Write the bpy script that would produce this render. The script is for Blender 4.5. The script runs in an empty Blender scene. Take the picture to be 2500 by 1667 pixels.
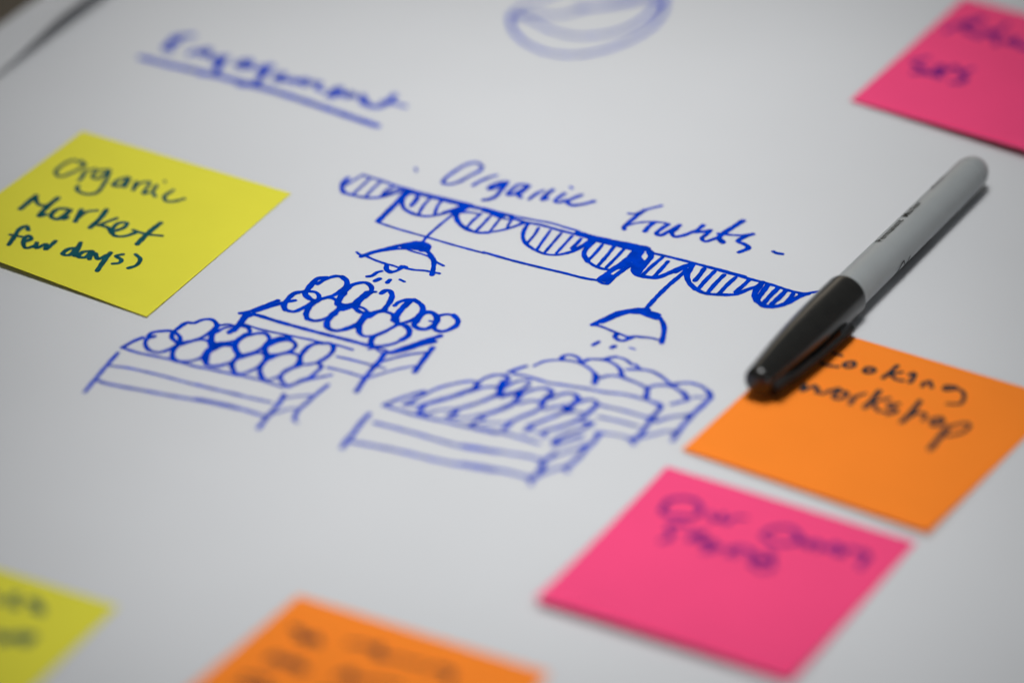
import bpy, bmesh, math, random
from mathutils import Vector, Matrix
random.seed(4)
sc = bpy.context.scene
C = sc.collection

# ---------------------------------------------------------------- camera
F_PX, PITCH, ROLL, CAM_H = 15212.3, 0.551146, -0.001676, 0.918934     # solved from the 76 mm notes
W0, H0 = 2500.0, 1667.0
CP = Vector((0.0, -1.495, CAM_H))
fwd = Vector((0, math.cos(PITCH), -math.sin(PITCH)))
r0 = Vector((1, 0, 0)); u0 = Vector((0, math.sin(PITCH), math.cos(PITCH)))
cr, sr = math.cos(ROLL), math.sin(ROLL)
RT = cr*r0 + sr*u0; UP = -sr*r0 + cr*u0
def at(u, v, z=0.0):
    """point of the horizontal plane at height z that the photograph shows at pixel (u, v)"""
    d = fwd + RT*((u-W0/2)/F_PX) - UP*((v-H0/2)/F_PX)
    return CP + d*((z-CP.z)/d.z)
cam = bpy.data.cameras.new('camera'); co = bpy.data.objects.new('camera', cam); C.objects.link(co)
M = Matrix((RT, UP, -fwd)).transposed().to_4x4(); M.translation = CP
co.matrix_world = M
cam.sensor_width = 36.0; cam.lens = F_PX*36.0/W0
cam.clip_start = 0.05; cam.clip_end = 50
cam.dof.use_dof = True
cam.dof.focus_distance = (at(1250, 685)-CP).dot(fwd)
cam.dof.aperture_fstop = 3.15
cam.dof.aperture_blades = 9
sc.camera = co

# ---------------------------------------------------------------- light
w = bpy.data.worlds.new('World'); sc.world = w; w.use_nodes = True
bg = w.node_tree.nodes['Background']; bg.inputs[0].default_value = (0.86, 0.93, 1.0, 1); bg.inputs[1].default_value = 0.10
def area(name, loc, target, sx, sy, power, col):
    l = bpy.data.lights.new(name, 'AREA'); l.shape = 'RECTANGLE'; l.size = sx; l.size_y = sy
    l.energy = power; l.color = col
    o = bpy.data.objects.new(name, l); C.objects.link(o); o.location = loc
    d = Vector(target)-Vector(loc)
    o.rotation_euler = d.to_track_quat('-Z', 'Y').to_euler()
    return o
lp = area('ceiling_softbox', (0.004, 0.022, 0.62), (0.004, 0.0221, 0.0), 0.31, 0.48, 0.485, (0.985, 0.995, 1.0))
lp.data.spread = math.radians(31)
area('cap_reflection_light', (-0.05, 1.35, 0.46), (0.08, 0.03, 0.0), 1.1, 0.34, 1.1, (1.0, 0.86, 0.68))  # added warm lamp out of view, gives the cap a dim brownish reflection
area('barrel_fill_light', (0.60, -0.60, 0.14), (0.1, 0.05, 0.0), 0.40, 0.18, 0.65, (0.93, 0.96, 1.0))  # added low fill lamp, brightens the barrel's lower side; no window here
sc.view_settings.view_transform = 'Standard'; sc.view_settings.look = 'None'
sc.view_settings.exposure = 0.08; sc.view_settings.gamma = 1.0
sc.render.engine = 'CYCLES'

# ---------------------------------------------------------------- materials
def mat(name, col, rough=0.85, spec=0.3, mottle=0.03, scale=60.0, bump=0.0, bscale=900.0, coat=0.0, thin=0.0):
    m = bpy.data.materials.new(name); m.use_nodes = True
    nt = m.node_tree; b = nt.nodes['Principled BSDF']
    b.inputs['Roughness'].default_value = rough
    b.inputs['Specular IOR Level'].default_value = spec
    b.inputs['Coat Weight'].default_value = coat
    b.inputs['Coat Roughness'].default_value = 0.12
    tc = nt.nodes.new('ShaderNodeTexCoord')
    n = nt.nodes.new('ShaderNodeTexNoise'); n.inputs['Scale'].default_value = scale; n.inputs['Detail'].default_value = 6
    nt.links.new(tc.outputs['Object'], n.inputs['Vector'])
    r = nt.nodes.new('ShaderNodeMapRange')
    r.inputs[1].default_value = 0.3; r.inputs[2].default_value = 0.7
    r.inputs[3].default_value = 1-mottle; r.inputs[4].default_value = 1+mottle
    nt.links.new(n.outputs['Fac'], r.inputs[0])
    v = nt.nodes.new('ShaderNodeVectorMath'); v.operation = 'SCALE'; v.inputs[0].default_value = col[:3]
    nt.links.new(r.outputs[0], v.inputs['Scale'])
    nt.links.new(v.outputs[0], b.inputs['Base Color'])
    if bump:
        n2 = nt.nodes.new('ShaderNodeTexNoise'); n2.inputs['Scale'].default_value = bscale; n2.inputs['Detail'].default_value = 4
        nt.links.new(tc.outputs['Object'], n2.inputs['Vector'])
        bp = nt.nodes.new('ShaderNodeBump'); bp.inputs['Strength'].default_value = bump; bp.inputs['Distance'].default_value = 0.0002
        nt.links.new(n2.outputs['Fac'], bp.inputs['Height']); nt.links.new(bp.outputs[0], b.inputs['Normal'])
    if thin:                                     # light shines through the thin coloured paper
        t = nt.nodes.new('ShaderNodeBsdfTranslucent'); nt.links.new(v.outputs[0], t.inputs['Color'])
        mx = nt.nodes.new('ShaderNodeMixShader'); mx.inputs[0].default_value = thin
        nt.links.new(b.outputs[0], mx.inputs[1]); nt.links.new(t.outputs[0], mx.inputs[2])
        nt.links.new(mx.outputs[0], nt.nodes['Material Output'].inputs['Surface'])
    return m
PAPER = mat('flip_chart_paper', (0.548, 0.55, 0.558), 0.85, 0.1, 0.018, 14, 0.22, 1100)
YEL = mat('yellow_note_paper', (0.79, 0.735, 0.062), 0.8, 0.08, 0.02, 40, 0.2, 1500, thin=0.20)
ORA = mat('orange_note_paper', (1.0, 0.27, 0.028), 0.8, 0.08, 0.02, 40, 0.2, 1500, thin=0.20)
PNK = mat('pink_note_paper', (0.95, 0.080, 0.235), 0.8, 0.08, 0.02, 40, 0.2, 1500, thin=0.20)
INK = mat('blue_ink', (0.0004, 0.035, 0.40), 0.95, 0.0, 0.22, 260)

INK_Y = mat('ink_on_yellow', (0.010, 0.072, 0.085), 0.95, 0.0, 0.25, 300)
INK_O = mat('ink_on_orange', (0.024, 0.032, 0.038), 0.95, 0.0, 0.25, 300)
INK_P = mat('ink_on_pink', (0.15, 0.018, 0.17), 0.95, 0.0, 0.2, 300)
TABLE = mat('dark_brown_table', (0.055, 0.042, 0.026), 0.5, 0.4, 0.25, 30, 0.2, 300)
BLACK = mat('black_cap_plastic', (0.010, 0.0095, 0.008), 0.22, 0.5, 0.25, 400, 0.12, 1400, coat=0.1)
CLIPM = mat('satin_black_clip', (0.009, 0.0085, 0.008), 0.62, 0.22, 0.25, 400, 0.1, 1400)
GREY = mat('grey_barrel_plastic', (0.275, 0.288, 0.288), 0.36, 0.45, 0.03, 120, 0.08, 3000)
PLUG = mat('grey_end_plastic', (0.30, 0.315, 0.31), 0.42, 0.4, 0.03, 120)
PRINT = mat('black_print', (0.012, 0.014, 0.014), 0.5, 0.3, 0.1, 300)

# ---------------------------------------------------------------- object helpers
def link(name, verts, faces, m, parent=None, smooth=False):
    me = bpy.data.meshes.new(name); me.from_pydata([tuple(v) for v in verts], [], faces); me.update()
    if m: me.materials.append(m)
    if smooth:
        for p in me.polygons: p.use_smooth = True
    o = bpy.data.objects.new(name, me); C.objects.link(o)
    if parent: o.parent = parent
    return o
def tag(o, label=None, cat=None, group=None, kind=None):
    if label: o['label'] = label
    if cat: o['category'] = cat
    if group: o['group'] = group
    if kind: o['kind'] = kind
    return o
def empty(name, loc=(0, 0, 0)):
    o = bpy.data.objects.new(name, None); o.empty_display_size = 0.01; C.objects.link(o); o.location = loc
    return o

# ---------------------------------------------------------------- ink strokes
def parse(s): return [tuple(float(a) for a in t.split(',')) for t in s.split()]
def smooth_line(P, step):
    """centripetal Catmull-Rom through 2-D points"""
    if len(P) == 2:
        n = max(2, int(math.dist(P[0], P[1])/step)); a, b = P
        return [(a[0]+(b[0]-a[0])*i/n, a[1]+(b[1]-a[1])*i/n) for i in range(n+1)]
    closed = math.dist(P[0], P[-1]) < 1e-6
    Q = ([P[-2]]+P+[P[1]]) if closed else ([(2*P[0][0]-P[1][0], 2*P[0][1]-P[1][1])]+P+[(2*P[-1][0]-P[-2][0], 2*P[-1][1]-P[-2][1])])
    out = []
    for i in range(1, len(Q)-2):
        p0, p1, p2, p3 = Q[i-1:i+3]
        t0 = 0; t1 = t0+max(1e-6, math.dist(p0, p1))**.5; t2 = t1+max(1e-6, math.dist(p1, p2))**.5; t3 = t2+max(1e-6, math.dist(p2, p3))**.5
        n = max(2, int(math.dist(p1, p2)/step))
        for k in range(n):
            t = t1+(t2-t1)*k/n
            def L(a, b, ta, tb): return ((tb-t)/(tb-ta)*a[0]+(t-ta)/(tb-ta)*b[0], (tb-t)/(tb-ta)*a[1]+(t-ta)/(tb-ta)*b[1])
            A1 = L(p0, p1, t0, t1); A2 = L(p1, p2, t1, t2); A3 = L(p2, p3, t2, t3)
            B1 = L(A1, A2, t0, t2); B2 = L(A2, A3, t1, t3)
            out.append(L(B1, B2, t1, t2))
    out.append(P[-1])
    return out
NS = [0]
def ribbon(verts, faces, P, w, zf, lift=0.00004, k=1.0):
    """flat pen stroke of width w (m) through plane points P; zf gives the paper's height"""
    NS[0] += 1
    base = lift + (NS[0] % 37)*2.2e-6
    S = smooth_line(P, 0.0005)
    n = len(S); arc = 0.0; v0 = len(verts)
    ph = random.uniform(0, 6.28); ph2 = random.uniform(0, 6.28)
    L = []; R = []
    for i, (x, y) in enumerate(S):
        a = S[max(0, i-1)]; b = S[min(n-1, i+1)]
        dx, dy = b[0]-a[0], b[1]-a[1]; l = math.hypot(dx, dy) or 1e-9
        if i: arc += math.dist(S[i], S[i-1])
        nx, ny = -dy/l, dx/l
        hw = w/2*(1+0.07*math.sin(arc*900+ph)+0.05*math.sin(arc*2300+ph2))
        z = base+arc*6e-5
        L.append((x+nx*hw, y+ny*hw, z)); R.append((x-nx*hw, y-ny*hw, z))
    def add(p):
        verts.append(Vector((p[0], p[1], zf(p[0], p[1])+p[2]))); return len(verts)-1
    li = [add(p) for p in L]; ri = [add(p) for p in R]
    for i in range(n-1): faces.append((ri[i], ri[i+1], li[i+1], li[i]))
    for e, s in ((0, -1), (n-1, 1)):              # round ends
        c = S[e]; a = Vector(L[e][:2])-Vector(c); ids = [li[e]]
        for j in range(1, 6):
            t = math.pi*j/6*(-s)
            q = (c[0]+a.x*math.cos(t)-a.y*math.sin(t), c[1]+a.x*math.sin(t)+a.y*math.cos(t), L[e][2])
            ids.append(add(q))
        ids.append(ri[e])
        faces.append(tuple(ids) if s < 0 else tuple(reversed(ids)))
def flat(x, y): return 0.0
def ink(name, blocks, m, parent, zf=flat, k=1.0):
    """blocks: list of (origin_x, origin_y, scale, [(width_mm, 'x,y x,y ...'), ...]) in photo pixels"""
    V = []; Fc = []
    for ox, oy, s, strokes in blocks:
        for wd, pts in strokes:
            P = []
            for x, y in parse(pts):
                u, v = ox+x/s, oy+y/s
                q = at(u, v, 0)
                for _ in range(4): q = at(u, v, zf(q.x, q.y)+0.00005)
                P.append((q.x, q.y))
            ribbon(V, Fc, P, wd*0.00118*k, zf)
    return link(name, V, Fc, m, parent)

# ---------------------------------------------------------------- table and paper
ANG = -0.545
e1 = Vector((math.cos(ANG), math.sin(ANG), 0)); e2 = Vector((-math.sin(ANG), math.cos(ANG), 0))
def slab(name, x0, x1, y0, y1, z0, z1, m, n=1):
    V = []; Fc = []
    for x, y in ((x0, y0), (x1, y0), (x1, y1), (x0, y1)): V += [(x, y, z0), (x, y, z1)]
    Fc = [(1, 3, 5, 7), (6, 4, 2, 0)]
    for i in range(4):
        a = 2*i; b = (2*i+2) % 8; Fc.append((a, b, b+1, a+1))
    return link(name, V, Fc, m)
tag(slab('table_top', -0.9, 0.9, -0.75, 0.85, -0.03, -0.0012, TABLE), kind='structure')

def sheet(name, org, du, dv, lu, lv, nu, nv, zf, m, th=0.00018):
    V = []; Fc = []
    for layer in (0, 1):
        for j in range(nv+1):
            for i in range(nu+1):
                p = org+du*(lu*i/nu)+dv*(lv*j/nv)
                V.append((p.x, p.y, zf(i/nu, j/nv)-layer*th))
    N = (nu+1)*(nv+1)
    V += [v for v in V]                            # the rim has its own vertices, so the face stays evenly shaded
    def a(i, j): return j*(nu+1)+i
    for j in range(nv):
        for i in range(nu):
            Fc.append((a(i, j), a(i+1, j), a(i+1, j+1), a(i, j+1)))
            Fc.append((N+a(i, j+1), N+a(i+1, j+1), N+a(i+1, j), N+a(i, j)))
    D = 2*N; N0 = N
    def b(i, j): return D+a(i, j)
    for i in range(nu):
        Fc.append((N0+b(i, 0), N0+b(i+1, 0), b(i+1, 0), b(i, 0)))
        Fc.append((b(i, nv), b(i+1, nv), N+b(i+1, nv), N+b(i, nv)))
    for j in range(nv):
        Fc.append((b(0, j), b(0, j+1), N+b(0, j+1), N+b(0, j)))
        Fc.append((N+b(nu, j), N+b(nu, j+1), b(nu, j+1), b(nu, j)))
    return link(name, V, Fc, m, smooth=False)

# far edge of the big sheet just beyond the photograph's top right corner
A = at(2500, -16); Lp = at(20, 120)
cA = A.dot(e2)                       # coordinate of the far edge along e2
cL = Lp.dot(e1)                      # left edge along e1, hidden under the second sheet
org = e1*cL+e2*(cA-0.60)
big = sheet('paper_sheet', org, e1, e2, 0.86, 0.60, 4, 4, lambda u, v: 0.0, PAPER, 0.0004)

tag(big, 'large white flip chart sheet with blue marker sketches of fruit crates under an awning', 'paper')

# second sheet lying over the left margin: its arched edge leaves a dark gap
E0 = at(0, 172); cE = (e1.dot(at(0, 172, 0.001))+e1.dot(at(262, 0, 0.001)))/2
V = []; Fc = []
sE = at(0, 172).dot(e2)
cO = (e1.dot(at(0, 88))+e1.dot(at(66, 0)))/2; SW = cE-cO
o2 = e1*cO+e2*(sE-0.11)
gap = at(185, 58).dot(e2)-(sE-0.11)
def strip_z(u, v):
    t = v*0.24-gap
    bow = math.exp(-(t/0.030)**2) if t < 0 else math.exp(-(t/0.05)**2)
    return 0.0006+0.0052*bow*(u**2.0)
strip = sheet('paper_strip', o2, e1, e2, SW, 0.24, 14, 60, strip_z, PAPER, 0.0002)
for p in strip.data.polygons: p.use_smooth = True
tag(strip, 'white paper margin curling up over the left edge of the big sheet, dark gap beneath', 'paper')

# ---------------------------------------------------------------- writing and drawing on the sheet
T1 = (800, 380, 6.0); T2 = (1180, 400, 6.0); T3 = (1500, 480, 4.704); T4 = (1180, 520, 6.0)
T5 = (840, 560, 7.946); T6 = (1380, 680, 7.84)
def B(t, *s): return (t[0], t[1], t[2], list(s))
ink('heading_writing', [B((320, 70, 3.36),
    (2.0, '390,80 330,125 285,170'),
    (2.0, '500,60 380,70 310,130 280,170 330,180'), (1.8, '320,120 390,110'),
    (1.4, '470,220 500,190 560,180 570,210'), (2.0, '560,210 640,170 590,220 640,210'),
    (2.0, '760,240 700,240 680,270 730,275 780,235'), (2.0, '775,240 720,310 690,365 600,375 560,360'),
    (2.0, '970,265 900,275 870,300 910,320 980,280 970,320'),
    (2.0, '1130,310 1060,325 1060,350 1110,345 1150,310'), (2.1, '1140,315 1090,370 1040,430 1000,465 900,460 880,440'),
    (1.8, '1180,420 1240,390 1250,370 1190,400 1200,430 1270,420'),
    (1.4, '1290,440 1330,410 1340,450'), (2.0, '1350,445 1430,420 1420,465'), (1.6, '1440,460 1500,440 1530,470 1560,440 1530,490 1570,510'),
    (2.1, '1620,550 1700,520 1710,490 1640,530 1660,560'), (2.1, '1700,520 1740,540 1770,560 1800,530 1830,560'),
    (1.4, '1890,590 1900,545 1930,600'), (2.0, '2160,550 2100,610 2010,645 1900,610'), (1.4, '2060,600 2140,610 2250,640'))],
    INK, big)
ink('heading_underline', [B((320, 70, 3.36), (2.1, '80,240 300,295 620,370 1000,465 1300,555 1700,690 2020,800'),
                            (1.0, '900,455 1300,560 1700,695'))], INK, big)
ink('leaf_outline', [B((1150, 0, 3.92),
    (1.6, '370,150 400,290 530,420 750,510 1000,530 1250,490 1500,400 1720,270 1840,120 1860,-40'),
    (1.5, '400,140 560,190 760,290 1000,350 1200,345 1450,290 1680,160 1800,30'),
    (1.4, '380,160 600,140 850,150 1100,90 1350,60 1600,20 1800,-10'), (1.3, '1000,75 1200,70 1450,20 1800,-60'),
    (1.3, '370,150 500,60 700,-10 900,-90'), (1.6, '380,170 470,140'), (2.0, '1800,40 1850,20'))], INK, big, k=0.8)
ink('stall_title_writing', [
    B(T1, (0.8, '1290,190 1300,235'), (1.1, '2260,150 2180,105 2040,130 1850,240 1710,350 1690,400 1760,425 1900,395 2080,300 2240,215 2265,160'),
      (1.1, '2130,440 2230,380 2352,330'), (1.0, '2280,655 2352,655')),
    B(T2, (1.0, '0,232 90,200 200,170'), (1.3, '350,270 230,280 90,345 80,375 170,355 340,285'), (1.3, '350,280 250,400 180,480 90,520 0,535'),
      (1.2, '640,315 520,310 400,400 350,455 420,455 540,400 660,325'), (1.3, '665,325 570,410 510,455 545,490'),
      (1.1, '830,410 740,460 670,525'), (1.1, '690,500 830,410 880,390'), (1.4, '1020,380 950,430 860,530 930,510'),
      (1.2, '1190,435 1110,490 1050,550 1100,570 1200,535'), (1.3, '1440,455 1330,500 1230,555 1290,605 1440,595 1620,550'), (0.9, '1275,340 1300,360')),
    B(T3, (1.0, '160,195 230,200 370,150 540,105'), (1.3, '350,155 230,245 110,350 115,375'), (0.8, '115,345 250,305 400,290 450,290'),
      (1.4, '450,300 390,350 350,400'), (0.9, '450,290 560,300 610,310'), (1.3, '620,320 540,370 480,430 530,445 640,390 750,330'),
      (1.3, '750,330 690,390 660,410 690,460 780,450 900,405 950,385'), (1.3, '1020,330 960,380 930,405'), (1.2, '930,410 1040,400 1110,385 1050,440 1005,480 1040,515 1180,475'),
      (1.6, '1475,280 1380,340 1230,440 1200,475 1245,525'), (1.0, '1190,425 1330,440 1470,445 1590,430'), (1.4, '1590,430 1480,470 1420,515 1500,550 1540,590 1430,640'),
      (1.1, '1825,630 1860,648 1930,660'))], INK, big)

# the two-line rail, seven scallops and their hatching
ink('awning_drawing', [
    B(T1, (1.18, '520,285 640,325 800,372 960,430 1130,485'), (1.88, '1130,490 1300,540 1500,600 1800,675 2000,725 2352,800'),
      (1.18, '1250,520 1500,580 1800,650 2060,712'),
      (1.53, '300,330 230,395 205,470 235,545'), (1.29, '235,545 400,590 600,620 780,610 920,570 1060,530'),
      (0.94, '250,440 370,370 510,290'), (0.94, '380,560 500,450 610,345'), (0.94, '555,600 660,490 770,390'), (1.06, '780,605 860,510 980,440'), (0.94, '830,590 960,510 1100,500'),
      (1.41, '1250,530 1130,600 1090,680 1115,770 1200,830 1310,875'), (1.18, '1310,875 1430,890 1560,880 1700,850 1830,810'),
      (2.12, '1830,830 1940,790 2060,725'), (2.12, '1870,860 1960,800 2090,730'),
      (1.53, '1320,600 1290,660 1220,740'), (1.06, '1360,580 1500,600 1700,640'), (1.06, '1490,640 1400,740 1325,875'), (1.06, '1680,650 1610,740 1560,880'), (0.94, '1240,540 1280,570 1330,560'),
      (1.06, '1960,740 1820,790 1700,830'),
      (1.65, '1880,850 1905,960 2010,1060 2100,1100'), (1.29, '2100,1105 2200,1128 2352,1130'),
      (1.06, '2250,850 2140,940 2040,1050'), (1.06, '2352,920 2260,1020 2170,1110'), (1.06, '1900,840 2060,830 2240,860')),
    B(T2, (1.6, '0,655 200,710 420,765'), (1.0, '420,760 700,815 1000,870 1200,930 1400,985'), (1.3, '400,790 640,860 840,895 1100,970 1400,1045 1560,1090'),
      (2.0, '1380,1010 1600,1070 1800,1115 2100,1175 2352,1225'), (2.0, '1500,1060 1700,1110 1900,1160 2200,1235 2352,1260'), (1.6, '1560,1100 1800,1160 2100,1230 2300,1290'),
      (1.5, '0,690 150,730 300,770'),
      (1.1, '0,1008 150,995 300,965 450,920 640,860'), (1.1, '330,960 480,910 560,870'),
      (0.9, '110,760 50,830 0,880'), (0.9, '250,800 170,900 90,1000'), (0.9, '410,830 370,890 340,960'), (0.9, '120,740 240,790 420,830'),
      (1.3, '650,890 600,970 580,1080 630,1175 740,1255'), (1.1, '740,1255 900,1320 1070,1335 1220,1310'), (1.5, '1220,1310 1340,1270 1460,1200 1570,1120'),
      (1.0, '810,940 750,1040 640,1165'), (1.0, '980,980 880,1120 780,1265'), (1.0, '1140,1020 1020,1160 900,1300'), (1.0, '1300,1060 1190,1180 1070,1310'), (1.2, '1430,1100 1370,1170 1290,1240'),
      (1.6, '1570,1130 1440,1210 1320,1250'),
      (1.6, '1610,1150 1510,1240 1475,1330 1530,1430'), (1.2, '1530,1430 1640,1500 1760,1540 1880,1560'),
      (1.1, '1740,1190 1650,1300 1540,1410'), (1.2, '1910,1220 1800,1360 1680,1495'), (1.1, '2060,1250 1930,1390 1800,1520'), (1.3, '2210,1280 2080,1410 1920,1530')),
    B(T3, (1.9, '0,540 150,565 300,585 380,600'), (1.6, '360,580 430,640'), (1.3, '420,645 620,690 900,760 1200,845 1500,930 1800,1010 2050,1090 2200,1115'),
      (1.0, '900,760 1150,820 1500,915'), (1.2, '2130,1120 2240,1105 2340,1090'), (1.0, '2160,1135 2240,1120'),
      (1.9, '400,630 420,690 360,760 270,880'), (2.2, '260,700 300,740 240,850'), (1.8, '310,640 240,740'), (1.4, '230,770 215,850 260,900 340,925'),
      (1.8, '330,915 420,928 500,925 600,890 700,845 800,800 870,780'), (1.3, '850,790 780,830 700,870'),
      (1.3, '550,700 430,800 320,905'), (1.3, '615,745 540,830 455,920'), 
      (1.7, '900,770 870,840 835,900 860,990 930,1060'), (1.6, '880,820 840,890'), (1.5, '930,1060 1040,1110 1200,1125 1400,1120 1520,1070 1640,1030'), (1.5, '1640,1030 1700,985'),
      (1.5, '1030,830 980,900 925,965'), (1.4, '1150,860 1050,960 960,1065'), (1.4, '1260,900 1160,1000 1070,1105'), (1.4, '1390,930 1290,1020 1200,1120'), (1.4, '1550,955 1470,1030 1390,1095'),
      (1.9, '1700,985 1640,1060 1610,1130 1640,1200'), (1.9, '1640,1200 1720,1255 1840,1262 1950,1235 2080,1170 2180,1120'), (1.3, '1990,1210 2120,1140'), 
      (1.7, '1765,1010 1700,1100 1650,1170'), (1.6, '1880,1050 1790,1140 1710,1230'), (1.7, '1970,1080 1890,1160 1800,1240'), (1.5, '2050,1120 2000,1190 1950,1240')),
    B(T4, (1.8, '2270,560 2120,670 1940,810'), (1.8, '1950,790 1830,880 1700,975'), (1.5, '2200,745 2060,830 1960,900 1830,1020'), (1.8, '2250,620 2100,740 1990,800'),
      (1.6, '1850,860 1790,940 1760,990'), (1.0, '1690,1000 1760,1035 1820,1040'), (1.3, '1880,920 1820,960 1790,1000'),
      (1.1, '0,575 400,690 800,790 1200,885 1500,960 1700,990')),
    B(T1, (1.9, '1150,520 1060,640 900,800 740,960'), (1.0, '730,975 1000,1065 1440,1190 1850,1310 2300,1430'),
      ), ], INK, big, k=0.88)

def lamp1():
    return [B(T1, (0.9, '1850,850 1650,1010 1450,1190 1390,1270')),
    B(T5, (0.9, '245,440 290,480 340,500'), (1.4, '330,530 420,490 700,405 1000,330 1200,285 1400,250'), (1.1, '420,500 680,425 950,385 1200,370'),
      (2.6, '1180,320 1330,290 1480,300'), (2.4, '1300,340 1450,360 1560,390'), (1.6, '1480,260 1600,290 1645,340'), (1.6, '1640,340 1600,400 1500,410'),
      (0.8, '1230,385 1340,430 1460,465 1640,525 1700,580'), (1.3, '1610,420 1700,520 1740,620 1735,740 1705,880'), (0.8, '1740,590 1820,650 1930,705'),
      (0.9, '440,525 600,595 800,665 940,700 1070,745'), (0.9, '1200,755 1360,785 1560,800 1700,825 1850,855'),
      (1.4, '830,680 825,780 900,830'), (1.1, '900,830 1000,810 1110,755 1170,720'), (1.4, '1120,720 1200,735'),
      (1.1, '450,915 530,905 650,830 730,810'), (1.3, '600,1000 690,960'), (1.3, '840,1030 890,980'), (0.8, '1085,975 1170,1015'))]
ink('hanging_lamp_drawing', lamp1(), INK, big)
ink('hanging_lamp_drawing', [B(T3, (1.3, '840,835 740,920 600,1040 470,1170 370,1280')),
    B(T6, (1.5, '520,885 640,830 820,740 1000,660 1120,630'), (1.9, '700,820 900,740 1130,650 1300,620'), (1.9, '1150,640 1350,600 1560,600'),
      (1.9, '1300,640 1450,640 1600,650 1760,700'), (1.9, '1480,660 1620,710 1750,750'), (1.5, '1520,620 1700,670 1790,700'),
      (1.4, '1800,750 1860,830 1895,960 1880,1080 1845,1230'), (0.9, '500,885 620,900 720,930 950,1025 1200,1120'), (1.1, '1200,1125 1340,1110 1500,1125'), (0.8, '1500,1120 1650,1140 1800,1180'),
      (1.3, '990,1060 950,1120 1020,1175'), (1.1, '1020,1180 1100,1190 1200,1160 1320,1110'),
      (1.2, '530,1275 640,1215'), (1.5, '890,1325 940,1300'), (0.7, '1240,1322 1330,1350'))], INK, big)

K1 = (190, 760, 6.0); K2 = (480, 760, 5.227); K3 = (570, 650, 6.0); K4 = (800, 680, 5.6)
ink('fruit_crate_drawing', [
    B(K1, (1.1, '590,605 440,770 280,960 100,1180'), (0.9, '450,790 750,830 1000,885 1300,960 1500,1015 1750,1080 2000,1140 2352,1215'),
      (1.1, '280,1005 400,1050 700,1110 1000,1165 1400,1240 1700,1290 2000,1345 2352,1425'),
      (1.2, '950,382 800,445 650,530'), (1.0, '660,535 900,610 1150,660 1400,715 1700,800 2000,860 2352,940'),
      (1.2, '1030,360 1090,310 1220,290 1380,290 1490,370 1480,460 1340,555 1190,600 1050,570 985,470 1020,400 1120,365'),
      (1.3, '1660,170 1600,165 1480,240 1390,320 1380,390 1450,450'), (1.2, '1710,170 1840,120 1960,120 2030,190 1970,280 1820,380 1640,440 1480,450'),
      (1.4, '1480,480 1400,570 1390,680 1450,730'), (1.1, '1450,730 1600,735 1780,690 1920,590 1940,500 1900,430 1790,415 1640,445 1520,490'),
      (1.5, '2030,500 1900,570 1850,680 1890,780'), (1.0, '1890,780 1990,810 2150,785 2352,690'),
      (1.5, '2050,200 1990,300 1955,400 1985,480'), (1.0, '2090,205 2200,190 2280,210'), (1.0, '2030,310 2130,250 2230,225')),
    B(K2, (1.2, '560,185 640,200 680,260 600,330 430,390 230,410'), (1.6, '640,290 540,360 490,440 510,510 560,560'), (1.3, '230,410 380,430 480,420'),
      (1.4, '470,440 350,430 220,480'), (1.5, '120,640 150,530 280,450'), (1.1, '100,560 110,640 160,690 290,690 440,645 520,575 480,470 460,420'),
      (1.2, '660,310 780,280 880,285 930,350 880,430 740,520 570,560'), (1.4, '500,600 450,690 490,790'), (1.0, '490,795 580,795 740,735 860,630 870,560 810,530 700,550 560,600'),
      (1.7, '930,380 870,470 890,560'), (1.8, '950,380 1040,350 1100,345'), (1.2, '1060,335 1160,330 1210,370 1265,430 1210,500 1060,545 930,555'), (1.1, '920,440 1040,385 1160,370 1220,375'),
      (1.4, '900,600 820,700 810,790 850,870'), (0.9, '850,870 920,875 1050,830'), (1.2, '950,600 1060,550 1180,530 1280,550 1320,600 1250,700 1150,750 1090,800 1070,860 1110,920'),
      (0.9, '890,540 920,620 960,570'),
      (1.4, '1320,670 1325,580 1430,450 1530,410 1600,405'), (1.3, '1590,410 1700,410 1745,450 1730,520 1640,600 1560,645'), (1.0, '1560,645 1440,675 1320,680'),
      (1.4, '1310,690 1220,720 1130,770'), (1.2, '1110,920 1160,950 1260,920 1350,870 1430,850 1520,780 1595,700 1560,670'), (1.0, '1170,965 1350,890 1500,855 1720,810'),
      (0.9, '0,705 300,765 550,815 830,880 1110,970'), (0.9, '0,930 300,1010 500,1060 950,1160'), (1.1, '0,1112 380,1190 600,1250 860,1335'),
      (1.3, '1115,1060 1080,1130 960,1280 880,1370 790,1490'), (1.1, '1680,935 1560,1030 1400,1170 1290,1270 1240,1380'), (0.8, '1240,1380 1290,1420'),
      (0.8, '1130,1105 1300,1080 1470,1070'), (0.8, '930,1310 1060,1280 1200,1240 1320,1245'))], INK, big)
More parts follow.
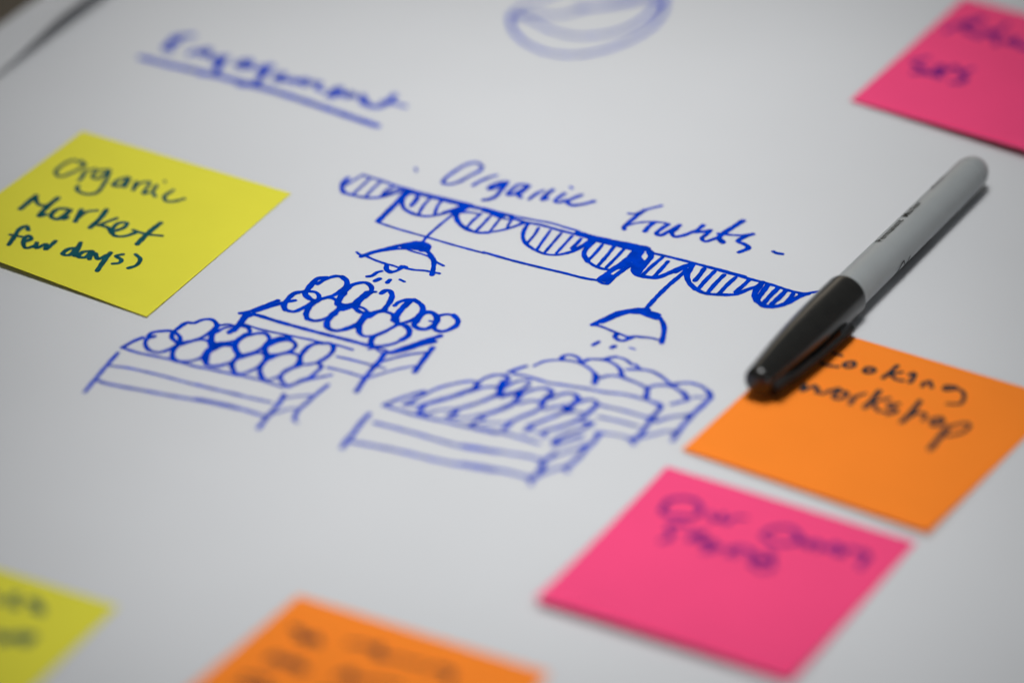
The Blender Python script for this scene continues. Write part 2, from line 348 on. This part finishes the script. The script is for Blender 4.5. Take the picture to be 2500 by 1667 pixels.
ink('fruit_crate_drawing', [
    B(K3, (1.3, '650,503 500,560 350,620 220,665 100,688'), (1.3, '900,500 740,530 540,590 300,665'), (1.4, '130,690 300,705 620,800 980,900 1300,985 1600,1060 2010,1170'), (1.0, '600,800 980,905 1400,1010'),
      (0.9, '160,850 400,925 800,1010 1100,1070 1300,1115 1500,1150 1740,1220'), (0.8, '1510,1322 1700,1360 2000,1440'),
      (1.0, '280,715 200,750'), (1.8, '180,725 110,820 0,940'), (1.6, '180,740 40,890 -60,970'),
      (1.5, '1040,370 900,395 800,480 740,580 760,640'), (1.3, '760,640 880,665 1000,620 1200,500'), (1.2, '1080,365 1200,380 1255,440 1240,490'),
      (1.6, '1360,170 1240,180 1150,260 1080,350 1050,410 1110,470'), (1.2, '1110,480 1200,500 1290,480'), (1.2, '1230,260 1350,190 1500,145 1590,155'), (1.5, '1590,155 1660,220 1640,310 1540,390'), (1.3, '1600,340 1480,420 1290,480'),
      (1.5, '1250,490 1130,580 1065,690 1080,770'), (1.3, '1080,770 1190,800 1340,770 1500,700'), (1.1, '1270,480 1400,460 1480,480 1540,560 1540,620 1480,700'),
      (1.7, '1620,400 1540,500 1530,560'), (1.5, '1690,310 1620,380 1520,520'), (1.3, '1530,550 1660,570 1800,530'), (1.8, '1800,530 1900,440 1960,390'), (1.3, '1690,300 1780,260 1930,240 2010,290 2020,360 1920,460'), (0.9, '1960,385 2085,375'),
      (1.7, '1560,620 1440,720 1370,820 1370,890'), (1.4, '1370,890 1450,940 1600,935 1780,880'), (1.2, '1600,640 1750,590')),
    B(K4, (1.5, '735,200 790,165 840,165 880,220 850,320 780,410'), (1.4, '790,420 680,450 560,470 450,460 390,420'), (1.7, '590,180 470,270 400,350 380,400'),
      (1.0, '430,385 500,410 545,455'), (1.3, '210,390 300,370 390,365'),
      (1.6, '560,470 480,570 430,650 430,730'), (1.2, '430,740 490,785 600,785 740,740 900,660 960,620'), (1.2, '570,530 660,470 760,450 860,475 910,510'), (1.3, '500,500 420,600 280,670 140,710 20,690'),
      (1.5, '630,790 590,860 610,930'), (1.2, '610,925 760,920 900,890 1010,840'), (1.6, '1010,840 1100,780 1115,700 1070,650'), (1.1, '1070,650 990,630 900,660 780,730 650,790'),
      (1.3, '915,370 970,325 1090,290 1180,290'), (1.5, '1180,290 1280,360 1300,440 1240,510'), (1.3, '1240,520 1100,590 960,620'), (1.8, '1120,310 1000,430 930,520 900,570'), (2.0, '920,500 935,590'),
      (1.9, '1330,460 1250,520 1200,600'), (1.5, '1200,580 1180,640 1250,685 1350,690 1440,640'), (1.7, '1330,460 1420,465 1490,520 1490,580 1450,650'), (0.8, '1395,580 1440,590'), (1.3, '1260,500 1230,560'),
      (1.1, '1510,510 1620,490 1720,500'), (1.5, '1720,500 1780,570 1760,640 1680,690'), (1.3, '1680,695 1560,725 1470,700 1450,650'),
      (1.6, '1540,785 1300,860 1100,930 880,1010'), (1.6, '1460,860 1250,910 1050,980 860,1015'), (1.5, '1200,900 1000,970'), (0.8, '640,940 740,1010 860,1010'), (0.8, '560,965 700,950 830,1000'),
      (1.4, '775,1030 720,1110 640,1200 520,1350 390,1545'), (1.6, '720,1120 640,1200'), (1.5, '1435,950 1330,1080 1190,1275'), (0.9, '760,1130 900,1090 1100,1040 1350,1010'), (0.8, '570,1350 850,1265 1050,1215 1210,1190'),
      (0.8, '130,1065 380,1125 600,1180 780,1225'), (0.9, '0,1213 200,1260 470,1340'))], INK, big)
C1 = (1220, 840, 6.0); C2 = (1420, 840, 6.0); C3 = (820, 930, 6.0); C4 = (1130, 940, 6.0); C5 = (900, 860, 6.0)
ink('melon_crate_drawing', [
    B(C1, (1.1, '390,320 260,360 130,412'), (0.8, '500,318 640,255 760,235 900,232 1050,245 1200,290 1320,360 1400,440'), (1.5, '1410,460 1390,570'), (1.2, '1390,430 1440,500'),
      (0.9, '210,435 420,475 700,560 950,600 1300,655 1550,705 1800,730 2100,800 2340,880'), (1.3, '905,215 925,180'), (0.9, '925,175 1010,155 1120,180 1200,255'),
      (1.2, '1170,265 1230,255 1290,225'), (0.9, '1290,222 1400,220 1550,235 1680,290 1760,360'), (1.1, '1770,370 1800,470 1840,505'), (1.1, '1510,230 1610,200 1700,185'), (0.8, '1700,185 1830,220 1940,300'),
      (0.9, '1430,510 1550,470 1650,460 1780,480 1900,525 2050,585 2150,640'), (1.3, '2165,640 2145,790')),
    B(C2, (0.9, '660,370 850,370 1000,390 1150,460 1320,600'), (0.8, '790,300 840,345'), (0.9, '960,640 1080,605 1200,600 1350,630 1450,690'), (1.3, '1480,700 1560,800'), (0.9, '1560,815 1310,880'),
      (1.1, '1320,600 1420,575'), (0.9, '1420,572 1600,570 1760,620 1860,700'), (1.4, '1860,700 1895,770'), (1.2, '1890,790 1780,890 1620,1040 1470,1210 1330,1410'), (0.7, '1640,775 1790,780'), (1.3, '1550,1045 1620,1030'),
      (1.2, '1060,855 1160,900 1060,1050 960,1180 860,1320 760,1400'), (1.4, '720,1395 800,1395'), (1.0, '740,1400 760,1460'), (1.6, '1000,1080 1040,1100'),
      (0.8, '270,895 600,970 980,1080'), (0.8, '250,1065 550,1130 820,1205'), (0.7, '220,1310 430,1315 740,1385'), (0.9, '1080,1140 1300,1070 1560,1040'), (0.8, '880,1365 1100,1310 1220,1280 1380,1280'), (1.2, '1340,1290 1420,1270'))], INK, big, k=1.14)
ink('carrot_crate_drawing', [
    B(C3, (1.0, '1290,150 1100,200 900,270 700,350'), (1.0, '700,355 950,430 1200,505 1600,590 2000,685 2352,765'), (1.2, '490,480 360,620 220,810 170,850 95,970'),
      (1.0, '560,605 850,680 1150,760 1500,865 1900,970 2352,1040'), (1.1, '170,875 600,955 1000,1040 1400,1140 1800,1220 2352,1315')),
    B(C4, (1.0, '0,585 300,645 600,700 1110,850'), (1.0, '0,880 300,930 700,1000 1000,1050 1180,1115'), (1.1, '0,1150 400,1215 700,1280 980,1355'),
      (1.4, '1355,1000 1260,1070 1160,1120 1170,1190 1100,1290 990,1390'), (1.0, '990,1390 1000,1450'), (1.2, '2000,700 1940,800 1840,890 1700,1050 1500,1220'), (1.1, '1950,700 2050,700'),
      (0.9, '1220,1075 1500,980 1800,890'), (1.3, '1750,895 1840,880'), (0.9, '1110,1320 1280,1250 1450,1200 1580,1180'), (1.1, '1480,1195 1530,1260'),
      (1.0, '820,150 930,100 1080,55 1220,45'), (1.2, '1220,45 1310,90 1240,170'), (1.6, '1250,160 1170,240'), (1.0, '1290,200 1420,140 1560,115 1650,140'), (1.4, '1650,140 1690,200 1600,290'), (1.7, '1500,310 1520,370 1580,320'),
      (1.0, '1700,250 1820,215 1920,225 1980,270'), (1.2, '1980,270 1880,370 1760,470 1600,550 1400,620'), (1.2, '1400,620 1180,690 1200,750'), (0.9, '1500,400 1650,390 1780,420'),
      (0.9, '830,270 950,235 1080,235 1180,290'), (1.1, '1180,300 1050,390 900,450 760,510 660,570'), (1.4, '680,550 650,600 600,640'), (0.9, '1200,360 1350,320 1480,305'), (1.1, '1500,380 1350,450 1150,530 960,600'), (1.2, '960,600 1010,620 910,675'),
      (1.1, '1770,545 1900,550'), (1.1, '1900,565 1750,640 1550,700 1370,790'), (1.1, '1750,745 1550,810 1340,880'), (1.3, '1370,790 1330,860'),
      (0.9, '560,180 680,145 780,130'), (1.5, '780,110 830,160'), (1.2, '820,180 740,270 600,340 430,400 240,450'), (1.1, '300,490 220,520 140,580'), (0.7, '300,560 450,550 580,550'), (0.7, '1040,690 1150,700')),
    B(C5, (1.2, '520,760 600,730 720,660'), (0.9, '720,660 850,600 1000,530 1200,470 1400,430 1520,420 1590,455'), (1.5, '1600,460 1540,540 1440,570'), (1.4, '1440,570 1250,640 1000,710 800,770'), (1.3, '800,800 740,860 760,900 850,905'), (0.8, '850,905 1000,850 1200,830'), (0.7, '560,770 760,780'),
      (0.9, '1590,450 1700,380 1830,335 1960,330'), (1.2, '1960,330 2050,370 2000,440'), (1.7, '1980,430 1930,510 1930,570'), (0.9, '1560,550 1700,510 1880,505'), (1.4, '1930,560 1890,620 1800,660'), (1.1, '1800,660 1600,740 1400,800 1250,840'), (1.4, '1290,850 1250,900 1170,940'),
      (0.9, '1990,520 2130,440 2280,410 2352,415'), (0.9, '1920,640 2040,600 2170,590'), (1.6, '2160,590 2230,620'), (1.3, '2210,640 2120,740 1980,810'), (1.1, '1980,810 1800,880 1600,930'), (1.0, '1700,970 1600,1000 1500,1050'),
      (1.1, '2352,470 2250,540 2160,580'), (0.7, '1200,960 1400,960 1560,930'))], INK, big, k=1.14)

# ---------------------------------------------------------------- sticky notes
def note(name, px, lifts, m, label, ink_m, blocks, k=1.0, mid=0.0, nu=16, power=2.4):
    """px: pixel corners T, R, B, L (adhesive edge is T-R); lifts: heights in mm of B and L edge corners"""
    z0 = 0.00022
    lB, lL = lifts[0]*0.001, lifts[1]*0.001
    T = at(*px[0], z0); R = at(*px[1], z0); Bc = at(*px[2], z0+lB); L = at(*px[3], z0+lL)
    def height(u, v):
        l = lL*(1-u)+lB*u+mid*0.001*4*u*(1-u)
        return z0+l*(v**power)
    def pos(u, v):
        p = T*(1-u)*(1-v)+R*u*(1-v)+Bc*u*v+L*(1-u)*v
        return Vector((p.x, p.y, height(u, v)))
    def uv(x, y):
        u = v = 0.5
        for _ in range(8):
            q = T*(1-u)*(1-v)+R*u*(1-v)+Bc*u*v+L*(1-u)*v
            ex, ey = x-q.x, y-q.y
            du = (R-T)*(1-v)+(Bc-L)*v; dv = (L-T)*(1-u)+(Bc-R)*u
            det = du.x*dv.y-du.y*dv.x
            u += (ex*dv.y-ey*dv.x)/det; v += (ey*du.x-ex*du.y)/det
        return u, v
    def zf(x, y):
        u, v = uv(x, y); return height(min(1, max(0, u)), min(1, max(0, v)))
    base = (T+R+Bc+L)/4; base.z = 0
    V = []; Fc = []; th = 0.00011
    for layer in (0, 1):
        for j in range(nu+1):
            for i in range(nu+1): V.append(pos(i/nu, j/nu)-Vector((0, 0, layer*th)))
    N = (nu+1)**2; V += [v.copy() for v in V]
    def a(i, j): return j*(nu+1)+i
    def b(i, j): return 2*N+a(i, j)
    for j in range(nu):
        for i in range(nu):
            Fc.append((a(i, j+1), a(i+1, j+1), a(i+1, j), a(i, j)))
            Fc.append((N+a(i, j), N+a(i+1, j), N+a(i+1, j+1), N+a(i, j+1)))
        Fc.append((b(j, 0), b(j+1, 0), N+b(j+1, 0), N+b(j, 0)))
        Fc.append((N+b(j, nu), N+b(j+1, nu), b(j+1, nu), b(j, nu)))
        Fc.append((N+b(0, j), N+b(0, j+1), b(0, j+1), b(0, j)))
        Fc.append((b(nu, j), b(nu, j+1), N+b(nu, j+1), N+b(nu, j)))
    root = empty(name, base)
    tag(root, label, 'sticky note', 'square sticky notes on the flip chart sheet')
    o = link('note_paper', [v-base for v in V], Fc, m, root)
    for p in o.data.polygons: p.use_smooth = len(set(p.vertices)) == 4 and abs(p.normal.z) > 0.5
    h = ink('handwriting', blocks, ink_m, root, zf, k)
    for v in h.data.vertices: v.co -= base
    return root, zf

Y = (0, 250, 2.614)
note('sticky_note', [(201, 320), (711, 472), (358, 773), (-161, 579)], (0.3, 2.4), YEL,
     'yellow square note reading Organic Market few days, left of the awning sketch', INK_Y, [B(Y,
    (1.2, '520,390 470,370 400,400 355,450 380,475 460,450 540,400 520,375'), (1.2, '545,440 525,480 505,500'), (1.1, '520,470 560,435 610,425'),
    (1.2, '695,430 620,440 590,480 620,490 690,440'), (1.3, '700,440 670,510 610,580 540,585 490,555 500,535'),
    (1.4, '815,480 760,495 725,530 770,535 825,485 795,540'), (1.3, '870,510 850,560'), (1.1, '850,555 900,515 955,510 915,585 950,575'),
    (1.2, '1000,530 975,575 990,600'), (0.8, '1050,500 1052,510'), (1.3, '1105,560 1050,600 1060,630 1110,632 1175,615'),
    (1.8, '230,595 190,630 130,680'), (1.5, '225,600 245,650 290,660 370,610'), (1.7, '370,610 310,660 250,725 290,715'),
    (1.6, '430,680 370,680 325,730 370,745 450,685 400,745 430,735'),
    (1.6, '520,685 480,760'), (1.3, '490,745 550,700 620,690'), (1.7, '680,685 640,740 575,800'), (1.3, '745,740 690,760 630,785'), (1.4, '640,785 690,800 710,835'),
    (1.4, '720,825 790,800 810,770 760,770 715,815 730,850 790,855 870,830'), (1.7, '1025,770 950,830 875,905'), (1.2, '850,815 930,840 1035,852'),
    (1.5, '180,815 170,790 130,805 90,860 55,910'), (1.2, '65,845 150,860'), (1.4, '145,895 200,870 180,850 150,885 165,930 225,915'), (1.4, '235,895 230,930 295,905 290,940 355,885'),
    (1.5, '490,930 440,935 400,970 440,975 500,920'), (1.5, '515,895 490,950 475,980'), (1.5, '580,950 530,955 500,985 540,990 590,950 570,1000'),
    (1.4, '610,965 625,1000 680,975'), (1.6, '705,960 665,1010 620,1075'), (1.3, '785,970 740,980 775,1005 760,1025 720,1030'), (1.3, '865,970 895,1000 870,1040 820,1058'))], k=0.86)
Q = (1800, 700, 2.613); Q2 = (1820, 750, 6.817)
_, z_or = note('sticky_note', [(1995.5, 796.7), (2596, 973.6), (2266, 1298), (1665.5, 1096)], (1.2, 0.6), ORA,
     'orange square note reading Cooking workshop, marker cap resting on its corner', INK_O, [
    B(Q2, (1.0, '1600,805 1480,770 1400,710'), (1.2, '1410,700 1300,800 1240,890 1320,960 1540,990'), (1.4, '980,1290 950,1380'), (1.2, '950,1390 1060,1340 1150,1320'), (1.4, '1150,1310 1200,1360 1190,1420'), (1.1, '1190,1420 1280,1440 1400,1390 1560,1350')),
    B(Q, (1.2, '700,485 740,480 745,505 700,515 680,500 700,485'), (1.3, '840,515 875,525 860,545 815,545 815,525 840,515'), (1.2, '1020,505 980,540 930,582'), (1.1, '1050,545 990,555 980,565'), (1.1, '985,565 1010,590 1060,600'),
      (1.2, '1100,560 1130,550 1125,580 1100,610'), (1.1, '1190,612 1180,635'), (1.1, '1190,620 1225,600 1240,640'), (1.3, '1390,635 1330,635 1325,655 1370,655 1395,640'), (1.1, '1395,645 1440,670 1445,715 1420,745 1340,745'),
      (1.3, '690,670 650,665 615,705 650,715 700,685 690,670'), (1.3, '745,700 720,745'), (1.0, '735,720 780,690 820,680'), (1.5, '905,665 870,710 815,770'), (1.1, '970,710 920,720 870,735'), (1.1, '870,740 900,790 970,800'),
      (1.3, '1030,745 960,755 1020,790 960,810'), (1.5, '1165,730 1120,790 1050,860'), (1.1, '1080,840 1150,805 1200,810 1185,850'), (1.4, '1300,835 1250,845 1250,885 1290,880 1310,850'),
      (1.6, '1350,890 1290,960 1230,1035'), (1.1, '1320,910 1390,880 1470,870 1480,890 1430,930 1340,950'))])
PK = (1600, 1180, 3.36)
note('sticky_note', [(1627.6, 1138), (2237, 1323), (1928, 1660), (1305, 1460)], (1.6, 2.2), PNK,
     'bright pink note with blurred purple handwriting, below the orange workshop note', INK_P, [B(PK,
    (1.44, '70,190 110,140 240,120 340,150 370,220 320,270 180,270 60,240 70,190'), (1.24, '460,240 470,300 540,280 560,250'), (1.34, '550,260 560,310 600,310'), (1.14, '600,320 640,280 740,280'),
    (1.44, '900,400 960,370 1100,360 1160,400 1180,460 1100,490 960,480 880,430'), (1.44, '1160,440 1220,500 1240,470'), (1.55, '1260,520 1300,480 1350,500 1340,540'), (1.24, '1350,510 1400,520'), (1.55, '1420,540 1470,500 1520,530 1480,570 1540,580'),
    (1.24, '1540,560 1600,530 1660,560'), (1.75, '1720,560 1740,600 1700,640 1680,680'), (1.03, '1720,560 1640,540'),
    (1.44, '270,340 130,340 110,370 130,420 110,450 50,470'), (1.65, '280,460 320,420 400,400 360,440 330,450'), (1.65, '380,490 440,470 490,500 420,520'), (1.14, '400,560 500,540 560,520'), (1.34, '590,580 640,530 680,550 650,590'), (1.24, '680,520 760,540 800,570'),
    (1.75, '800,560 810,620 870,640 960,600 930,560'), (1.65, '820,600 870,630'), (1.24, '780,650 860,710 960,690 950,640'))], mid=0.6)
PP = (1900, 0, 3.92); PP2 = (2300, 0, 11.76)
# corner positions past the frame follow from the note's square shape
def fourth(a, b, c):                 # a opposite of the wanted corner
    A_, B_, C_ = at(*a), at(*b), at(*c); return B_+C_-A_
def to_px(P):
    d = P-CP; z = d.dot(fwd); return (W0/2+F_PX*d.dot(RT)/z, H0/2-F_PX*d.dot(UP)/z)
def square(a, b, side=1):
    """two further corners of the square note on edge a-b, turned to the viewer"""
    A_, B_ = at(*a), at(*b); e = (B_-A_); n = Vector((e.y, -e.x, 0))
    return to_px(B_+n), to_px(A_+n)
# pink note at the top right: left edge known
a, b = at(2076, 247), at(2356, -5)
ed = (b-a); nn = Vector((ed.y, -ed.x, 0))
r_ = to_px(b+nn*1.0); l_ = to_px(a+nn*1.0)
note('sticky_note', [(2354, -5), r_, l_, (2076, 245)], (3.2, 0.4), PNK,
     'deep pink note with two lines of purple writing beyond the blunt end of the marker', INK_P, [
    B(PP2, (1.56, '100,900 300,800 520,700 800,620 1150,540'), (1.80, '1160,520 1100,600 900,680 700,760 620,830 820,960 1000,1050'), (1.92, '1050,1060 1200,960 1350,900 1500,940 1400,1000'), (1.80, '1500,950 1540,1100 1560,1260'),
      (1.32, '1600,950 1750,820 1880,690'), (1.92, '1850,1220 1950,1150 2080,1110 2100,1200 2000,1260'), (1.80, '2120,1150 2200,1300 2352,1400')),
    B(PP, (1.32, '1290,590 1440,560'), (1.80, '1310,620 1340,640 1420,690 1290,700'), (1.92, '1500,690 1550,640 1580,660 1530,700 1540,740'), (1.44, '1430,710 1500,720'), (1.32, '1600,690 1680,640'),
      (1.80, '1700,650 1760,710 1790,750 1740,790 1660,790'), (1.32, '1790,690 1860,660'), (1.68, '2352,440 2450,480 2560,520'))], mid=0.2)
q1, q2 = square((729, 1452), (1342, 1642))
q2 = (729-259*(q2[1]-1452)/215, q2[1])
note('sticky_note', [(729, 1452), (1342, 1642), q1, q2], (1.5, 2.0), ORA,
     'orange note at the bottom edge with several lines of blurred dark writing', INK_O, [
    B((600, 1440, 2.94), (1.68, '340,270 400,300 380,340 440,330'), (1.68, '440,370 500,330 520,380'), (1.32, '740,380 860,390 900,420'), (1.92, '900,420 960,410 950,460 1020,480'), (1.20, '1020,480 1100,490 1200,520 1280,530'), (1.20, '1300,570 1380,550 1420,580'), (1.80, '1430,570 1480,600 1440,650'),
      (1.80, '160,500 220,470 240,510 320,500'), (1.80, '310,540 380,520 390,570 430,570'), (1.68, '660,620 760,590 740,640 820,640'), (1.32, '820,650 960,660 1100,690'), (1.80, '0,620 80,630 160,660'), (1.80, '-60,680 120,720 200,740'), (1.68, '540,740 700,760 900,800'))])
a, b = at(289, 1478.6), at(0, 1389)
dirn = (b-a).normalized()*0.076
lf = a+dirn; nn = Vector((-(dirn.y), dirn.x, 0))
if nn.y > 0: nn = -nn
note('sticky_note', [to_px(lf), (289, 1478.6), to_px(a+nn), to_px(lf+nn)], (0.6, 1.2), YEL,
     'yellow note in the bottom left corner, darker, with blurred green-black writing', INK_Y, [
    B((0, 1360, 5.107), (1.80, '-60,470 -30,520 -40,560'), (2.28, '190,480 170,540 190,600'), (2.16, '380,540 450,560 440,640'), (1.92, '440,560 500,620 510,680'), (1.56, '120,560 190,500'),
      (2.16, '-200,940 -60,960 60,990 180,980'), (2.16, '150,1000 300,970 420,980'), (1.92, '260,1040 330,1060 400,1000'), (1.68, '0,1040 120,1030'))])

# ---------------------------------------------------------------- permanent marker
def at_ax(u, v, z): return at(u, v, z)
ZC = 0.0064
P0 = at(1843, 938, ZC); P1 = at(2391, 404, 0.0055)
AX = (P1-P0).normalized(); PL = (P1-P0).length
SIDE = AX.cross(Vector((0, 0, 1))).normalized()        # to the viewer's right
TOPV = SIDE.cross(AX).normalized()
pen = empty('marker_pen', (P0.x, P0.y, 0))
tag(pen, 'grey permanent marker with black clip cap lying over the orange workshop note', 'marker')
def cyl(s, r, phi):
    return P0+AX*s+TOPV*(r*math.cos(phi))+SIDE*(r*math.sin(phi))-Vector((P0.x, P0.y, 0))
def lathe(name, prof, m, parent, n=64, steps=3):
    V = []; Fc = []
    pr = []
    for i in range(len(prof)-1):
        pr.append(prof[i])
    pr.append(prof[-1])
    for s, r in pr:
        for k in range(n): V.append(cyl(s*0.001, r*0.001, 2*math.pi*k/n))
    for i in range(len(pr)-1):
        for k in range(n):
            a = i*n+k; b = i*n+(k+1) % n
            Fc.append((a, b, b+n, a+n))
    o = link(name, V, Fc, m, parent, True)
    return o
def spline_prof(pts, step=0.6):
    out = []
    for i in range(len(pts)-1):
        p0 = pts[max(0, i-1)]; p1 = pts[i]; p2 = pts[i+1]; p3 = pts[min(len(pts)-1, i+2)]
        n = max(1, int((p2[0]-p1[0])/step)); m1 = (p2[1]-p0[1])/max(1e-6, p2[0]-p0[0])*(p2[0]-p1[0]); m2 = (p3[1]-p1[1])/max(1e-6, p3[0]-p1[0])*(p2[0]-p1[0])
        for k in range(n):
            t = k/n
            out.append((p1[0]+(p2[0]-p1[0])*t, (2*t**3-3*t*t+1)*p1[1]+(t**3-2*t*t+t)*m1+(-2*t**3+3*t*t)*p2[1]+(t**3-t*t)*m2))
    out.append(pts[-1]); return out
LEN = PL*1000
cap_prof = [(0.0, 0.01), (0.05, 1.2), (0.2, 2.2), (0.5, 3.0), (0.95, 3.6), (1.5, 4.0)]+spline_prof([(2.2, 4.25), (8, 4.75), (14, 5.25), (22, 5.8), (30, 6.15), (40, 6.4), (54.6, 6.45)])+[(55.2, 6.38), (55.5, 6.15), (55.45, 5.85), (54.0, 5.7)]
cap = lathe('cap', cap_prof, BLACK, pen)
barrel_prof = spline_prof([(50, 5.6), (57, 5.6), (80, 5.5), (110, 5.35), (LEN-8, 5.2)], 2.0)+[(LEN-7.6, 5.18), (LEN-7.4, 5.0)]
barrel = lathe('barrel', barrel_prof, GREY, pen)
plug_prof = [(LEN-8.2, 4.9), (LEN-7.3, 5.02), (LEN-7.1, 5.12)]+[(LEN-7.0+6.2*math.sin(t), 2.2+2.95*math.cos(t)) for t in [i*math.pi/2/9 for i in range(10)]]+[(LEN-0.75, 1.6), (LEN-0.9, 0.01)]
lathe('end_plug', plug_prof, GREY, pen)
lathe('seam_ring', [(56.0, 5.60), (56.1, 5.72), (56.8, 5.72), (56.9, 5.60)], GREY, barrel)
# clip: bowed strip standing off the cap, facing the viewer's right and a little down
V = []; Fc = []
PHI = math.radians(113)
n = 36
for i in range(n+1):
    t = i/n; s = 3.0+t*42.5
    rout = 6.3+2.9*(1-(1-t)**1.8)*0.98
    if t > 0.93: rout -= ((t-0.93)/0.07)**2*0.4
    rin = 3.6 if t < 0.10 else (rout-1.7 if t > 0.20 else 3.6+(rout-1.7-3.6)*((t-0.10)/0.10)**1.0)
    hw = 2.3-0.5*t
    if t > 0.9: hw *= math.sqrt(max(0.05, 1-((t-0.9)/0.105)**2))
    ring = []
    for (rr, ww) in ((rin, -hw*0.8), (rin, hw*0.8), (rin+0.35*(rout-rin), hw), (rout-0.3, hw), (rout, hw*0.6), (rout, 0.0), (rout, -hw*0.6), (rout-0.3, -hw), (rin+0.35*(rout-rin), -hw)):
        c = cyl(s*0.001, 0, 0)
        rad = TOPV*math.cos(PHI)+SIDE*math.sin(PHI); tan = TOPV*(-math.sin(PHI))+SIDE*math.cos(PHI)
        V.append(c+rad*(rr*0.001)+tan*(ww*0.001))
m_ = 9
for i in range(n):
    for k in range(m_):
        a = i*m_+k; b = i*m_+(k+1) % m_
        Fc.append((a, a+m_, b+m_, b))
Fc.append(tuple(range(m_))); Fc.append(tuple(reversed(range(n*m_, n*m_+m_))))
clip = link('clip', V, Fc, CLIPM, cap, True)

# printed words on the barrel
def wrap_text(name, txt, s0, height, phi_base, length=None):
    cu = bpy.data.curves.new('lettering', 'FONT'); cu.body = txt; cu.size = 1.0; cu.resolution_u = 3; cu.offset = 0.004
    to = bpy.data.objects.new('lettering', cu); C.objects.link(to)
    dg = bpy.context.evaluated_depsgraph_get(); dg.update()
    me = bpy.data.meshes.new_from_object(to.evaluated_get(dg))
    bpy.data.objects.remove(to); 
    bm = bmesh.new(); bm.from_mesh(me)
    bmesh.ops.triangulate(bm, faces=bm.faces)
    for _ in range(2): bmesh.ops.subdivide_edges(bm, edges=bm.edges[:], cuts=1, use_grid_fill=True)
    xs = [v.co.x for v in bm.verts]; x0, x1 = min(xs), max(xs)
    k = height/0.72; kx = (length/(x1-x0)) if length else k
    for v in bm.verts:
        s = s0+(v.co.x-x0)*kx
        phi = phi_base-(v.co.y*k)/5.45
        v.co = cyl(s*0.001, 0.0055+0.00022, phi)
    bm.to_mesh(me); bm.free()
    me.materials.clear(); me.materials.append(PRINT)
    o = bpy.data.objects.new(name, me); C.objects.link(o); o.parent = barrel
    return o
wrap_text('lettering', 'Permanent', 78.5, 2.3, math.radians(-7), 14.2)
wrap_text('lettering', 'Marker', 95.0, 2.3, math.radians(-7), 9.6)
wrap_text('lettering', 'AP nontoxic', 113.8, 1.3, math.radians(-20), 8.2)
# flowing brand script on the side, seen only along its tops
def wrap_script(name, strokes, w):
    V = []; Fc = []
    for pts in strokes:
        S = smooth_line([(x, y) for x, y in parse(pts)], 0.25); n = len(S); L = []; R = []
        for i, (x, y) in enumerate(S):
            a = S[max(0, i-1)]; b = S[min(n-1, i+1)]; dx, dy = b[0]-a[0], b[1]-a[1]; l = math.hypot(dx, dy) or 1
            hw = w*(0.5+0.35*math.sin(math.pi*i/max(1, n-1)))
            for sg, lst in ((1, L), (-1, R)):
                X = x-dy/l*hw*sg; Yv = y+dx/l*hw*sg
                V.append(cyl(X*0.001, 0.00563, math.radians(145)-Yv/5.5)); lst.append(len(V)-1)
        for i in range(n-1): Fc.append((R[i], R[i+1], L[i+1], L[i]))
    return link(name, V, Fc, PRINT, barrel)
wrap_script('brand_script', ['81.5,3.6 80.5,5.2 78.6,4.4 77.4,2.4 78.2,1.2 79.6,0.2 78.4,-1.2 76.2,-1.4', '84.6,5.0 83.2,2.0 82.2,-0.8 83.6,1.4 85.0,1.5 84.8,-0.6 86,-0.7',
    '89,1.4 87.4,1.6 86.6,0 87.6,-0.8 89.2,1.2 89,-0.6 90.4,0.6', '90.6,1.6 91.4,0.9 90.8,-0.8', '90.9,0.2 92.2,1.5 93.2,1.2', '94.4,1.6 93.2,-1 92,-3.6', '94.2,1.2 96,1.5 95.8,-0.5 93.9,-0.6',
    '97.9,1.4 97.3,-0.6 98.3,-0.5', '98.6,2.9 98.9,3.1', '99.4,0.4 101,0.9 100.8,1.6 99.5,1.0 99.5,-0.5 102.5,0.4'], 0.5)
